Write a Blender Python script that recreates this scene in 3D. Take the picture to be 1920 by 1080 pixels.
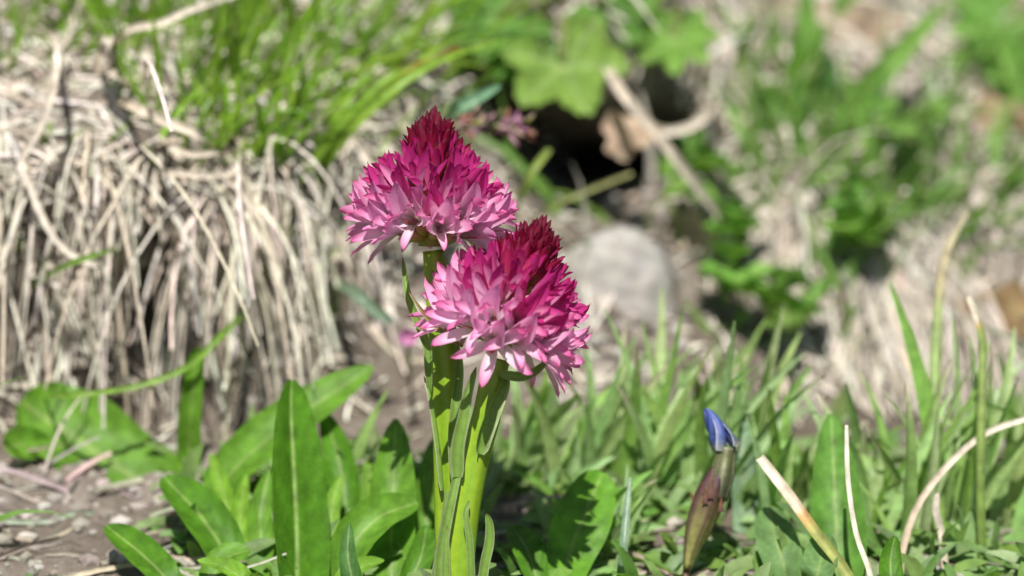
import bpy, math, random
import numpy as np
from mathutils import Vector, Matrix, noise
from mathutils.bvhtree import BVHTree

for o in list(bpy.data.objects):
    bpy.data.objects.remove(o)
scene = bpy.context.scene
COL = scene.collection
V = Vector
rng = random.Random(7)

# ------------------------------------------------------------------ camera
PITCH = math.radians(15)
DIST = 0.60                      # camera to the orchids, metres
SPAN = 0.141                     # width of the view at the orchids
K = SPAN / 1920.0
FOC = V((0, 0, 0.10))
FWD = V((0, math.cos(PITCH), -math.sin(PITCH)))
UP = V((0, math.sin(PITCH), math.cos(PITCH)))
RIGHT = V((1, 0, 0))
CAMPOS = FOC - FWD * DIST
cd = bpy.data.cameras.new('camera')
cam = bpy.data.objects.new('camera', cd)
COL.objects.link(cam)
cam.location = CAMPOS
cam.rotation_euler = (math.radians(90) - PITCH, 0, 0)
cd.sensor_width = 36
cd.lens = 36 * DIST / SPAN
cd.clip_start = 0.01
cd.clip_end = 200
cd.dof.use_dof = True
cd.dof.focus_distance = DIST - 0.003
cd.dof.aperture_fstop = 12.0
scene.camera = cam

# ------------------------------------------------------------------ light
SUN_FROM = V((-0.04, -0.50, 0.86)).normalized()      # towards the sun
world = bpy.data.worlds.new('World')
scene.world = world
world.use_nodes = True
wn = world.node_tree
sky = wn.nodes.new('ShaderNodeTexSky')
sky.sky_type = 'NISHITA'
sky.sun_disc = False
sky.sun_elevation = math.asin(SUN_FROM.z)
sky.sun_rotation = math.atan2(SUN_FROM.x, SUN_FROM.y)
bg = wn.nodes['Background']
bg.inputs['Strength'].default_value = 0.06
wn.links.new(sky.outputs[0], bg.inputs['Color'])
sl = bpy.data.lights.new('sun', 'SUN')
sl.energy = 5.0
sl.angle = math.radians(0.55)
sl.color = (1.0, 0.96, 0.89)
so = bpy.data.objects.new('sun', sl)
COL.objects.link(so)
so.rotation_euler = (-SUN_FROM).to_track_quat('-Z', 'Y').to_euler()
so.location = SUN_FROM * 3
scene.view_settings.view_transform = 'Standard'
scene.view_settings.look = 'None'
scene.view_settings.gamma = 1
scene.view_settings.exposure = 0.42
scene.view_settings.use_curve_mapping = False
scene.render.engine = 'CYCLES'
scene.cycles.max_bounces = 4
scene.cycles.diffuse_bounces = 3
scene.cycles.glossy_bounces = 2
scene.cycles.transmission_bounces = 3
scene.cycles.caustics_reflective = False
scene.cycles.caustics_refractive = False


# ------------------------------------------------------------------ helpers
def at(px, py, d=0.0):
    """a point seen at photo position px,py that lies d metres behind the orchids"""
    f = (DIST + d) / DIST
    return FOC + FWD * d + RIGHT * ((px - 960) * K * f) - UP * ((py - 540) * K * f)


def tag(o, label, cat, group=None, kind=None):
    if label: o['label'] = label
    if cat: o['category'] = cat
    if group: o['group'] = group
    if kind: o['kind'] = kind
    return o


def empty(name, loc, label, cat, group=None):
    o = bpy.data.objects.new(name, None)
    o.empty_display_size = 0.004
    COL.objects.link(o)
    o.location = loc
    return tag(o, label, cat, group)


class MB:
    """collects strips and tubes with a colour per vertex"""
    def __init__(s):
        s.v = []; s.f = []; s.c = []; s.t = []

    def add(s, vs, fs, cs, ts=None):
        b = len(s.v)
        s.v += vs
        s.f += [tuple(i + b for i in f) for f in fs]
        s.c += cs
        s.t += ts if ts else [0.5] * len(vs)

    def mesh(s, name, mat, org=V((0, 0, 0)), smooth=True):
        me = bpy.data.meshes.new(name)
        me.from_pydata([(v[0] - org[0], v[1] - org[1], v[2] - org[2]) for v in s.v], [], s.f)
        a = me.attributes.new('Col', 'FLOAT_COLOR', 'POINT')
        flat = []
        for c in s.c:
            flat += [c[0], c[1], c[2], 1.0]
        a.data.foreach_set('color', flat)
        a = me.attributes.new('along', 'FLOAT', 'POINT')
        a.data.foreach_set('value', s.t)
        if smooth:
            me.polygons.foreach_set('use_smooth', [True] * len(me.polygons))
        me.materials.append(mat)
        me.update()
        return me

    def build(s, name, mat, parent=None, org=None, smooth=True):
        if org is None:
            org = V(s.v[0])
        me = s.mesh(name, mat, org, smooth)
        o = bpy.data.objects.new(name, me)
        COL.objects.link(o)
        if parent:
            o.parent = parent
            o.location = org - wloc(parent)
        else:
            o.location = org
        return o


def wloc(o):
    p = V(o.location)
    while o.parent:
        o = o.parent
        p += V(o.location)
    return p


def spline(ctrl, n):
    """Catmull-Rom through the control vectors (any dimension as tuples)"""
    P = [np.array(c, float) for c in ctrl]
    P = [2 * P[0] - P[1]] + P + [2 * P[-1] - P[-2]]
    m = len(P) - 3
    out = []
    for i in range(n + 1):
        u = i / n * m
        k = min(int(u), m - 1)
        t = u - k
        a, b, c, d = P[k:k + 4]
        out.append(0.5 * (2 * b + (c - a) * t + (2 * a - 5 * b + 4 * c - d) * t * t + (3 * b - a - 3 * c + d) * t ** 3))
    return out


def lerp(a, b, t):
    return tuple(x + (y - x) * t for x, y in zip(a, b))


def jit(c, a, r=rng):
    m = 1 + r.uniform(-a, a)
    return tuple(max(0, x * m * (1 + r.uniform(-a, a) * 0.4)) for x in c)


def ramp(stops, t):
    for (t0, c0), (t1, c1) in zip(stops, stops[1:]):
        if t <= t1:
            return lerp(c0, c1, max(0, (t - t0) / (t1 - t0 + 1e-9)))
    return stops[-1][1]


def prof(t, a, b):
    """leaf outline, widest at a/(a+b), 1 there"""
    m = a / (a + b)
    n = (m ** a) * ((1 - m) ** b)
    t = min(max(t, 0.0), 1.0)
    return (max(t, 0.004) ** a) * (max(1 - t, 0.0) ** b) / n


VIEW = -FWD


def strip(mb, pts, wfun, nrm, nx=2, fold=0.25, colf=None, twist=0.0, wave=None, round_=False):
    """leaf surface along pts. wfun(t)->full width; nrm = the way its face looks; fold = depth of the channel
    relative to half width; colf(t,u)->colour; wave(t,u)->offset along the normal in widths"""
    n = len(pts) - 1
    vs, cs, ts, fs = [], [], [], []
    for i, p in enumerate(pts):
        p = V(p)
        t = i / n
        tg = (V(pts[min(i + 1, n)]) - V(pts[max(i - 1, 0)])).normalized()
        nn = nrm(t) if callable(nrm) else nrm
        side = tg.cross(nn)
        if side.length < 1e-6:
            side = tg.cross(V((1, 0.2, 0.1)))
        side.normalize()
        if twist:
            side = Matrix.Rotation(twist * t, 3, tg) @ side
        up = side.cross(tg).normalized()
        w = wfun(t)
        for j in range(nx + 1):
            u = j / nx * 2 - 1
            prof_ = (u * u if round_ else abs(u))
            off = (prof_ - 0.5) * fold * w * 0.5
            if wave:
                off += wave(t, u) * w
            q = p + side * (u * w * 0.5) + up * off
            vs.append((q.x, q.y, q.z))
            cs.append(colf(t, u))
            ts.append(t)
    for i in range(n):
        for j in range(nx):
            a = i * (nx + 1) + j
            fs.append((a, a + 1, a + nx + 2, a + nx + 1))
    mb.add(vs, fs, cs, ts)


def tube(mb, pts, rads, colf, sides=8, lobes=0, lobe_amp=0.0, cap=True):
    n = len(pts) - 1
    vs, cs, ts, fs = [], [], [], []
    ref = V((1, 0, 0))
    for i, p in enumerate(pts):
        p = V(p)
        tg = (V(pts[min(i + 1, n)]) - V(pts[max(i - 1, 0)])).normalized()
        x = (ref - tg * ref.dot(tg))
        if x.length < 1e-4:
            x = V((0, 1, 0)) - tg * tg.y
        x.normalize()
        ref = x
        y = tg.cross(x)
        for j in range(sides):
            a = 2 * math.pi * j / sides
            r = rads[i] * (1 + lobe_amp * math.cos(lobes * a))
            q = p + x * (math.cos(a) * r) + y * (math.sin(a) * r)
            vs.append((q.x, q.y, q.z))
            cs.append(colf(i / n, a))
            ts.append(i / n)
    for i in range(n):
        for j in range(sides):
            a = i * sides + j
            b = i * sides + (j + 1) % sides
            fs.append((a, b, b + sides, a + sides))
    if cap:
        fs.append(tuple(range(sides - 1, -1, -1)))
        fs.append(tuple(n * sides + j for j in range(sides)))
    mb.add(vs, fs, cs, ts)


# ------------------------------------------------------------------ materials
def base_mat(name):
    m = bpy.data.materials.new(name)
    m.use_nodes = True
    nt = m.node_tree
    return m, nt, nt.nodes, nt.links, nt.nodes['Principled BSDF']


def math_node(nt, op, a, b):
    n = nt.nodes.new('ShaderNodeMath'); n.operation = op
    for i, x in enumerate((a, b)):
        if hasattr(x, 'is_linked'): nt.links.new(x, n.inputs[i])
        else: n.inputs[i].default_value = x
    return n.outputs[0]


def mixrgb(nt, mode, fac, a, b):
    n = nt.nodes.new('ShaderNodeMix'); n.data_type = 'RGBA'; n.blend_type = mode
    for sock, x in ((n.inputs[0], fac), (n.inputs[6], a), (n.inputs[7], b)):
        if hasattr(x, 'is_linked'): nt.links.new(x, sock)
        else: sock.default_value = x
    return n.outputs[2]


def noise_node(nt, scale, detail=3, rough=0.55):
    tc = nt.nodes.new('ShaderNodeTexCoord')
    n = nt.nodes.new('ShaderNodeTexNoise')
    n.inputs['Scale'].default_value = scale
    n.inputs['Detail'].default_value = detail
    n.inputs['Roughness'].default_value = rough
    nt.links.new(tc.outputs['Object'], n.inputs['Vector'])
    return n


def plant_mat(name, trans=0.35, rough=0.45, spec=0.5, nscale=700, nvar=0.35, bump=0.25, bdist=0.0002, tint=(1.1, 1.15, 0.6), sheen=0.0):
    """thin living tissue: vertex colour x object colour, mottled, partly see-through to light"""
    m, nt, N, L, p = base_mat(name)
    at_ = N.new('ShaderNodeAttribute'); at_.attribute_name = 'Col'
    oi = N.new('ShaderNodeObjectInfo')
    c = mixrgb(nt, 'MULTIPLY', 1.0, at_.outputs['Color'], oi.outputs['Color'])
    nz = noise_node(nt, nscale)
    mr = N.new('ShaderNodeMapRange')
    mr.inputs[1].default_value = 0.25; mr.inputs[2].default_value = 0.75
    mr.inputs[3].default_value = 1 - nvar; mr.inputs[4].default_value = 1 + nvar
    L.new(nz.outputs[0], mr.inputs[0])
    vm = N.new('ShaderNodeVectorMath'); vm.operation = 'SCALE'
    L.new(c, vm.inputs[0]); L.new(mr.outputs[0], vm.inputs['Scale'])
    L.new(vm.outputs[0], p.inputs['Base Color'])
    p.inputs['Roughness'].default_value = rough
    p.inputs['Specular IOR Level'].default_value = spec
    if sheen:
        p.inputs['Sheen Weight'].default_value = sheen
    nz2 = noise_node(nt, nscale * 2.3, 2)
    b = N.new('ShaderNodeBump')
    b.inputs['Strength'].default_value = bump
    b.inputs['Distance'].default_value = bdist
    L.new(nz2.outputs[0], b.inputs['Height'])
    L.new(b.outputs[0], p.inputs['Normal'])
    if trans > 0:
        tr = N.new('ShaderNodeBsdfTranslucent')
        tc = mixrgb(nt, 'MULTIPLY', 1.0, vm.outputs[0], (*tint, 1))
        L.new(tc, tr.inputs['Color'])
        mx = N.new('ShaderNodeMixShader'); mx.inputs[0].default_value = trans
        L.new(p.outputs[0], mx.inputs[1]); L.new(tr.outputs[0], mx.inputs[2])
        L.new(mx.outputs[0], N['Material Output'].inputs['Surface'])
    return m


M_GRASS = plant_mat('grass_green', 0.35, 0.4, 0.5, 500)
M_LEAF = plant_mat('leaf_green', 0.36, 0.5, 0.24, 380, 0.38, 0.4, 0.0003)
M_STRAW = plant_mat('dry_straw', 0.2, 0.6, 0.35, 500, 0.35, 0.3, 0.0002, (1.0, 0.9, 0.75))
M_STEM = plant_mat('orchid_stem', 0.12, 0.42, 0.45, 900, 0.12, 0.2, 0.0001)
M_SLEAF = plant_mat('orchid_leaf', 0.3, 0.5, 0.4, 900, 0.15, 0.3, 0.00012, (1.1, 1.1, 0.7))
M_PETAL = plant_mat('petal', 0.46, 0.42, 0.35, 1800, 0.12, 0.6, 0.00006, (1.05, 0.92, 1.02))
M_DEAD = plant_mat('dead_leaf', 0.3, 0.7, 0.2, 300, 0.35, 0.5, 0.0004, (1.0, 0.8, 0.6))
M_BLUE = plant_mat('gentian', 0.15, 0.5, 0.4, 900, 0.3, 0.4, 0.0001, (0.9, 0.9, 1.1))

# soil of the bank
M_SOIL, nt, N, L, p = base_mat('soil')
n1 = noise_node(nt, 45, 6, 0.6); n2 = noise_node(nt, 420, 5, 0.7); n3 = noise_node(nt, 1500, 3, 0.6)
cr = N.new('ShaderNodeValToRGB')
e = cr.color_ramp.elements
e[0].position = 0.3; e[0].color = (0.085, 0.066, 0.048, 1)
e[1].position = 0.7; e[1].color = (0.31, 0.275, 0.235, 1)
e.new(0.5).color = (0.165, 0.138, 0.112, 1)
L.new(math_node(nt, 'ADD', math_node(nt, 'MULTIPLY', n1.outputs[0], 0.6), math_node(nt, 'MULTIPLY', n2.outputs[0], 0.4)), cr.inputs[0])
L.new(cr.outputs[0], p.inputs['Base Color'])
p.inputs['Roughness'].default_value = 0.9
p.inputs['Specular IOR Level'].default_value = 0.2
b = N.new('ShaderNodeBump'); b.inputs['Strength'].default_value = 0.8; b.inputs['Distance'].default_value = 0.0015
L.new(math_node(nt, 'ADD', n2.outputs[0], math_node(nt, 'MULTIPLY', n3.outputs[0], 0.4)), b.inputs['Height'])
L.new(b.outputs[0], p.inputs['Normal'])

# ------------------------------------------------------------------ terrain: flat foot, steep bank with tussocks, slope above
PXC = [-260, 100, 300, 500, 800, 1020, 1150, 1290, 1500, 1850, 2200]
ROWS = {   # (py, depth) from the foot upwards
    -260: [(1400, -.05), (1230, -.01), (1080, .015), (950, .03), (850, .048), (760, .056), (600, .056), (440, .053), (300, .051), (150, .066), (0, .09), (-200, .13), (-500, .24)],
    100: [(1400, -.05), (1230, -.01), (1080, .016), (980, .030), (880, .045), (790, .056), (620, .060), (450, .056), (300, .052), (150, .066), (0, .09), (-200, .13), (-500, .24)],
    500: [(1400, -.05), (1230, -.01), (1080, .018), (960, .035), (860, .050), (760, .063), (600, .068), (420, .062), (280, .060), (140, .078), (0, .10), (-200, .14), (-500, .25)],
    800: [(1400, -.05), (1230, -.01), (1080, .020), (960, .038), (860, .053), (740, .068), (580, .080), (420, .086), (280, .086), (140, .095), (0, .115), (-200, .15), (-500, .26)],
    300: [(1400, -.05), (1230, -.01), (1080, .017), (970, .033), (870, .048), (780, .064), (610, .085), (480, .074), (290, .054), (150, .070), (0, .095), (-200, .135), (-500, .245)],
    1020: [(1400, -.05), (1230, -.01), (1080, .020), (970, .037), (860, .054), (740, .071), (600, .082), (470, .090), (380, .105), (290, .150), (160, .104), (-60, .125), (-500, .265)],
    1150: [(1400, -.05), (1230, -.01), (1080, .020), (970, .037), (860, .054), (740, .073), (600, .085), (480, .096), (395, .112), (305, .185), (180, .112), (-60, .135), (-500, .27)],
    1290: [(1400, -.05), (1230, -.01), (1080, .020), (970, .037), (860, .054), (740, .077), (600, .092), (470, .104), (360, .116), (270, .140), (150, .128), (-60, .150), (-500, .28)],
    1500: [(1400, -.05), (1230, -.01), (1080, .020), (960, .042), (870, .064), (780, .086), (640, .097), (480, .106), (350, .116), (200, .135), (0, .165), (-200, .20), (-500, .30)],
    1850: [(1400, -.05), (1230, -.01), (1080, .018), (970, .042), (880, .066), (790, .092), (640, .104), (480, .112), (350, .122), (200, .148), (0, .180), (-200, .21), (-500, .31)],
    2200: [(1400, -.05), (1230, -.01), (1080, .018), (970, .042), (880, .066), (790, .092), (640, .106), (480, .116), (350, .130), (200, .156), (0, .190), (-200, .22), (-500, .32)],
}
net = []
for c in PXC:
    col = [at(c, py, d) for py, d in ROWS[c]]
    x0 = col[0].x
    front = [V((x0, -6.0, -1.9)), V((x0, -1.2, -0.30)), V((x0, -0.3, 0.015))]
    back = [V((col[-1].x, 0.7, 0.42)), V((col[-1].x, 2.5, 1.8)), V((col[-1].x, 9.0, 6.5))]
    net.append(front + col + back)


def side_cols(col, xs):
    return [[V((x, q.y, q.z)) for q in col] for x in xs]


net = side_cols(net[0], [-9, -2.2, -0.5, -0.17]) + net + side_cols(net[-1], [0.19, 0.5, 2.2, 9])
net = np.array([[list(q) for q in c] for c in net])
NC, NR = net.shape[:2]


def cr_axis(P, segs):
    """Catmull-Rom along axis 0 with a number of steps per span"""
    n = P.shape[0]
    E = np.concatenate([(2 * P[0] - P[1])[None], P, (2 * P[-1] - P[-2])[None]])
    out = []
    for i in range(n - 1):
        a, b, c, d = E[i:i + 4]
        for s in range(segs[i]):
            t = s / segs[i]
            out.append(0.5 * (2 * b + (c - a) * t + (2 * a - 5 * b + 4 * c - d) * t * t + (3 * b - a - 3 * c + d) * t ** 3))
    out.append(P[-1])
    return np.array(out)


csegs = [6, 8, 14, 12] + [36] * 10 + [12, 14, 8, 6]
rsegs = [8, 10, 14] + [8, 22] + [24] * 9 + [10] + [8, 8, 8]
S = cr_axis(net, csegs)
S = cr_axis(S.transpose(1, 0, 2), rsegs).transpose(1, 0, 2)      # columns x rows
nc, nr = S.shape[:2]
du = np.gradient(S, axis=0); dv = np.gradient(S, axis=1)
NRM = np.cross(du, dv)
NRM /= np.linalg.norm(NRM, axis=2, keepdims=True) + 1e-12
verts = []
for i in range(nc):
    for j in range(nr):
        q = V(S[i, j])
        far = min(1.0, max(0.0, (abs(q.x) + abs(q.y) - 0.25) * 2))
        h = noise.fractal(q * 90, 1.0, 2.0, 3) * 0.0022 + noise.noise(q * 420) * 0.0006 + abs(noise.noise(q * 900)) * 0.0003
        h += far * noise.fractal(q * 2.5, 1.0, 2.0, 4) * 0.05
        q = q + V(NRM[i, j]) * h
        verts.append((q.x, q.y, q.z))
faces = [(i * nr + j, (i + 1) * nr + j, (i + 1) * nr + j + 1, i * nr + j + 1) for i in range(nc - 1) for j in range(nr - 1)]
me = bpy.data.meshes.new('earth_bank')
me.from_pydata(verts, [], faces)
me.polygons.foreach_set('use_smooth', [True] * len(me.polygons))
me.materials.append(M_SOIL)
ground = bpy.data.objects.new('earth_bank', me)
COL.objects.link(ground)
ground['kind'] = 'structure'
ground['label'] = 'grey brown soil of a steep earth bank'
BVH = BVHTree.FromPolygons([V(v) for v in verts], faces)


def hit(px, py):
    """the point of the bank seen at px,py"""
    t = at(px, py, 0)
    loc, nr_, idx, dist = BVH.ray_cast(CAMPOS, (t - CAMPOS).normalized())
    if loc is None:
        return at(px, py, 0.2), V((0, -1, 0.5)).normalized()
    if nr_.dot(V((0, -0.6, 0.8))) < 0 and nr_.y > 0: nr_ = -nr_
    return loc, nr_


def drop(x, y, z=3.0):
    loc, nr_, idx, dist = BVH.ray_cast(V((x, y, z)), V((0, 0, -1)))
    return loc, nr_


def out_of_bank(p, gap):
    loc, nr_, idx, dist = BVH.find_nearest(p, 0.05)
    if loc is None: return p
    if nr_.dot(V((0, -0.7, 0.7))) < 0: nr_ = -nr_
    if (p - loc).dot(nr_) < gap:
        return loc + nr_ * gap
    return p


def grow(root, d, length, n, grav=0.0, wander=0.1, r=rng, keep=None, kink=0.0):
    """a path that starts at root along d and bends under its weight"""
    p = V(root); d = V(d).normalized(); pts = [V(p)]
    cur = V((r.uniform(-1, 1), r.uniform(-1, 1), r.uniform(-1, 1))) * wander
    for i in range(n):
        d = d + V((0, 0, -1)) * grav / n + cur / n
        if kink and r.random() < kink:
            d = d + V((r.uniform(-1, 1), r.uniform(-1, 1), r.uniform(-0.6, 0.3))) * 0.5
        d.normalize()
        p = p + d * (length / n)
        if keep is not None and i > 0:
            p = out_of_bank(p, keep)
        pts.append(V(p))
    return pts


# ------------------------------------------------------------------ orchids
W1 = (1, 1, 1)


def petal_mesh(name, wid, a, b, cup, recurve, seedv, stops, edge):
    """unit petal along +z, inner face to -y side"""
    r = random.Random(seedv)
    mb = MB()
    n, nx = 10, 4
    vs, cs, ts, fs = [], [], [], []
    tw = r.uniform(-0.25, 0.25)
    for i in range(n + 1):
        t = 1 - (1 - i / n) ** 1.7
        w = wid * max(prof(t * 0.97 + 0.03, a, b), 0.02)
        if i == n: w = wid * 0.06
        yb = recurve * t * t
        for j in range(nx + 1):
            u = j / nx * 2 - 1
            x = u * w * 0.5
            y = yb - cup * w * u * u + 0.012 * r.uniform(-1, 1) + tw * x * t
            z = t * (1 - 0.15 * abs(recurve) * t) - 0.03 * u * u * t
            vs.append((x, y, z))
            c = ramp(stops, t)
            cs.append(lerp(c, edge, 0.55 * abs(u) ** 2 * t))
            ts.append(t)
    for i in range(n):
        for j in range(nx):
            q = i * (nx + 1) + j
            fs.append((q, q + 1, q + nx + 2, q + nx + 1))
    mb.add(vs, fs, cs, ts)
    return mb.mesh(name, M_PETAL)


PINK_STOPS = [(0, (0.98, 0.95, 0.96)), (0.42, (0.97, 0.81, 0.90)), (0.72, (0.93, 0.55, 0.77)), (0.93, (0.80, 0.21, 0.48)), (1, (0.52, 0.04, 0.20))]
MAG_STOPS = [(0, (0.86, 0.42, 0.50)), (0.3, (0.76, 0.17, 0.44)), (0.7, (0.63, 0.055, 0.30)), (1, (0.40, 0.010, 0.13))]
CRIM_STOPS = [(0, (0.62, 0.36, 0.10)), (0.24, (0.60, 0.20, 0.12)), (0.45, (0.45, 0.016, 0.085)), (0.8, (0.26, 0.005, 0.042)), (1, (0.09, 0.004, 0.022))]
PETALS = {}
for key, stops, edge in (('p', PINK_STOPS, (0.90, 0.36, 0.67)), ('q', [(t_, lerp(a_, b_, .5)) for (t_, a_), b_ in zip(PINK_STOPS, [(.86, .5, .6), (.76, .2, .46), (.66, .09, .34), (.52, .03, .2), (.4, .01, .13)])], (0.74, 0.14, 0.44)), ('m', MAG_STOPS, (0.55, 0.02, 0.24)), ('c', CRIM_STOPS, (0.38, 0.006, 0.07))):
    PETALS[key] = [petal_mesh('petal', w, a, b_, cu, rc, i + 10, stops, edge) for i, (w, a, b_, cu, rc) in enumerate(
        [(0.225, .55, .44, .30, .03), (0.205, .6, .5, .36, .06), (0.24, .52, .44, .25, -.06), (0.185, .6, .5, .42, .08)])]
LIP_P = petal_mesh('lip', 0.42, .5, .6, .5, .12, 3, [(0, (0.72, 0.62, 0.30)), (0.16, (0.92, 0.80, 0.72)), (0.35, (0.95, 0.72, 0.85)), (0.8, (0.88, 0.46, 0.70)), (1, (0.60, 0.06, 0.32))], (0.9, 0.42, 0.7))
LIP_M = petal_mesh('lip', 0.36, .5, .62, .5, .06, 4, MAG_STOPS, (0.60, 0.03, 0.28))


def bud_mesh(seedv, stops):
    r = random.Random(seedv)
    mb = MB()
    pts, rad = [], []
    n = 9
    for i in range(n + 1):
        t = i / n
        pts.append(V((0.05 * math.sin(t * 2 + seedv), 0.04 * math.cos(t * 2.4 + seedv), t)))
        rad.append(0.175 * max(prof(t * 0.98 + 0.02, .42, .72), 0.05))
    tube(mb, pts, rad, lambda t, a: lerp(ramp(stops, t), (0.30, 0.004, 0.045), 0.35 * (0.5 + 0.5 * math.cos(3 * a))), 9, 3, 0.13)
    return mb.mesh('bud', M_PETAL)


BUDS = [bud_mesh(i, CRIM_STOPS) for i in range(4)]
MID_STOPS = [(0, (0.70, 0.44, 0.14)), (0.24, (0.74, 0.28, 0.18)), (0.5, (0.62, 0.04, 0.18)), (0.85, (0.42, 0.012, 0.10)), (1, (0.12, 0.005, 0.03))]
MIDBUDS = [bud_mesh(i + 4, MID_STOPS) for i in range(4)]


def ovary_mesh():
    mb = MB()
    pts = [V((0, -0.10 * math.sin(math.pi * min(1, t * 1.1)) , t)) for t in [i / 8 for i in range(9)]]
    rad = [0.17 + 0.12 * math.sin(math.pi * (i / 8) ** 0.9) - 0.05 * i / 8 for i in range(9)]
    tube(mb, pts, rad, lambda t, a: ramp([(0, (0.20, 0.26, 0.03)), (0.55, (0.36, 0.33, 0.06)), (0.85, (0.55, 0.30, 0.22)), (1, (0.8, 0.45, 0.55))], t), 10, 3, 0.08)
    return mb.mesh('floret', M_STEM)


OVARY = ovary_mesh()


def bract_mesh():
    mb = MB()
    pts = [V((0, 0.22 * (i / 7) ** 2, i / 7)) for i in range(8)]
    strip(mb, pts, lambda t: 0.17 * prof(t * .96 + .04, .35, .8), V((0, 1, 0)), 2, 0.5,
          lambda t, u: ramp([(0, (0.30, 0.34, 0.06)), (0.5, (0.40, 0.24, 0.08)), (0.78, (0.30, 0.03, 0.06)), (1, (0.12, 0.01, 0.025))], t))
    return mb.mesh('bract', M_PETAL)


BRACT = bract_mesh()


def column_mesh():
    mb = MB()
    pts = [V((0, 0.0, t)) for t in (0, .25, .5, .75, .95, 1.0)]
    tube(mb, pts, [.16, .17, .2, .22, .14, .03], lambda t, a: ramp([(0, (0.8, 0.5, 0.3)), (0.5, (0.85, 0.35, 0.5)), (1, (0.75, 0.12, 0.3))], t), 7)
    return mb.mesh('column', M_PETAL)


COLUMN = column_mesh()


def child(name, me, parent, mat4, color=None):
    o = bpy.data.objects.new(name, me)
    COL.objects.link(o)
    o.parent = parent
    o.matrix_basis = mat4
    if color: o.color = (*color, 1)
    return o


def frame(x, y, z, org, s=(1, 1, 1)):
    return Matrix(((x.x * s[0], y.x * s[1], z.x * s[2], org.x), (x.y * s[0], y.y * s[1], z.y * s[2], org.y),
                   (x.z * s[0], y.z * s[1], z.z * s[2], org.z), (0, 0, 0, 1)))


def table(rows, t):
    for r0, r1 in zip(rows, rows[1:]):
        if t <= r1[0]:
            f = (t - r0[0]) / (r1[0] - r0[0])
            return [a + (b - a) * f for a, b in zip(r0[1:], r1[1:])]
    return rows[-1][1:]


#        t    s(px) rc  tube phi  open plen
HEAD = [(0.00, 16, 24, 52, 79, 25, 106),
        (0.12, 24, 26, 54, 75, 28, 110),
        (0.28, 42, 27, 48, 62, 26, 104),
        (0.40, 62, 27, 42, 47, 20, 92),
        (0.48, 80, 26, 36, 36, 13, 82),
        (0.56, 98, 25, 32, 25, 7, 76),
        (0.78, 142, 19, 22, 14, 4, 70),
        (1.00, 200, 4, 6, 2, 3, 54)]


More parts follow.
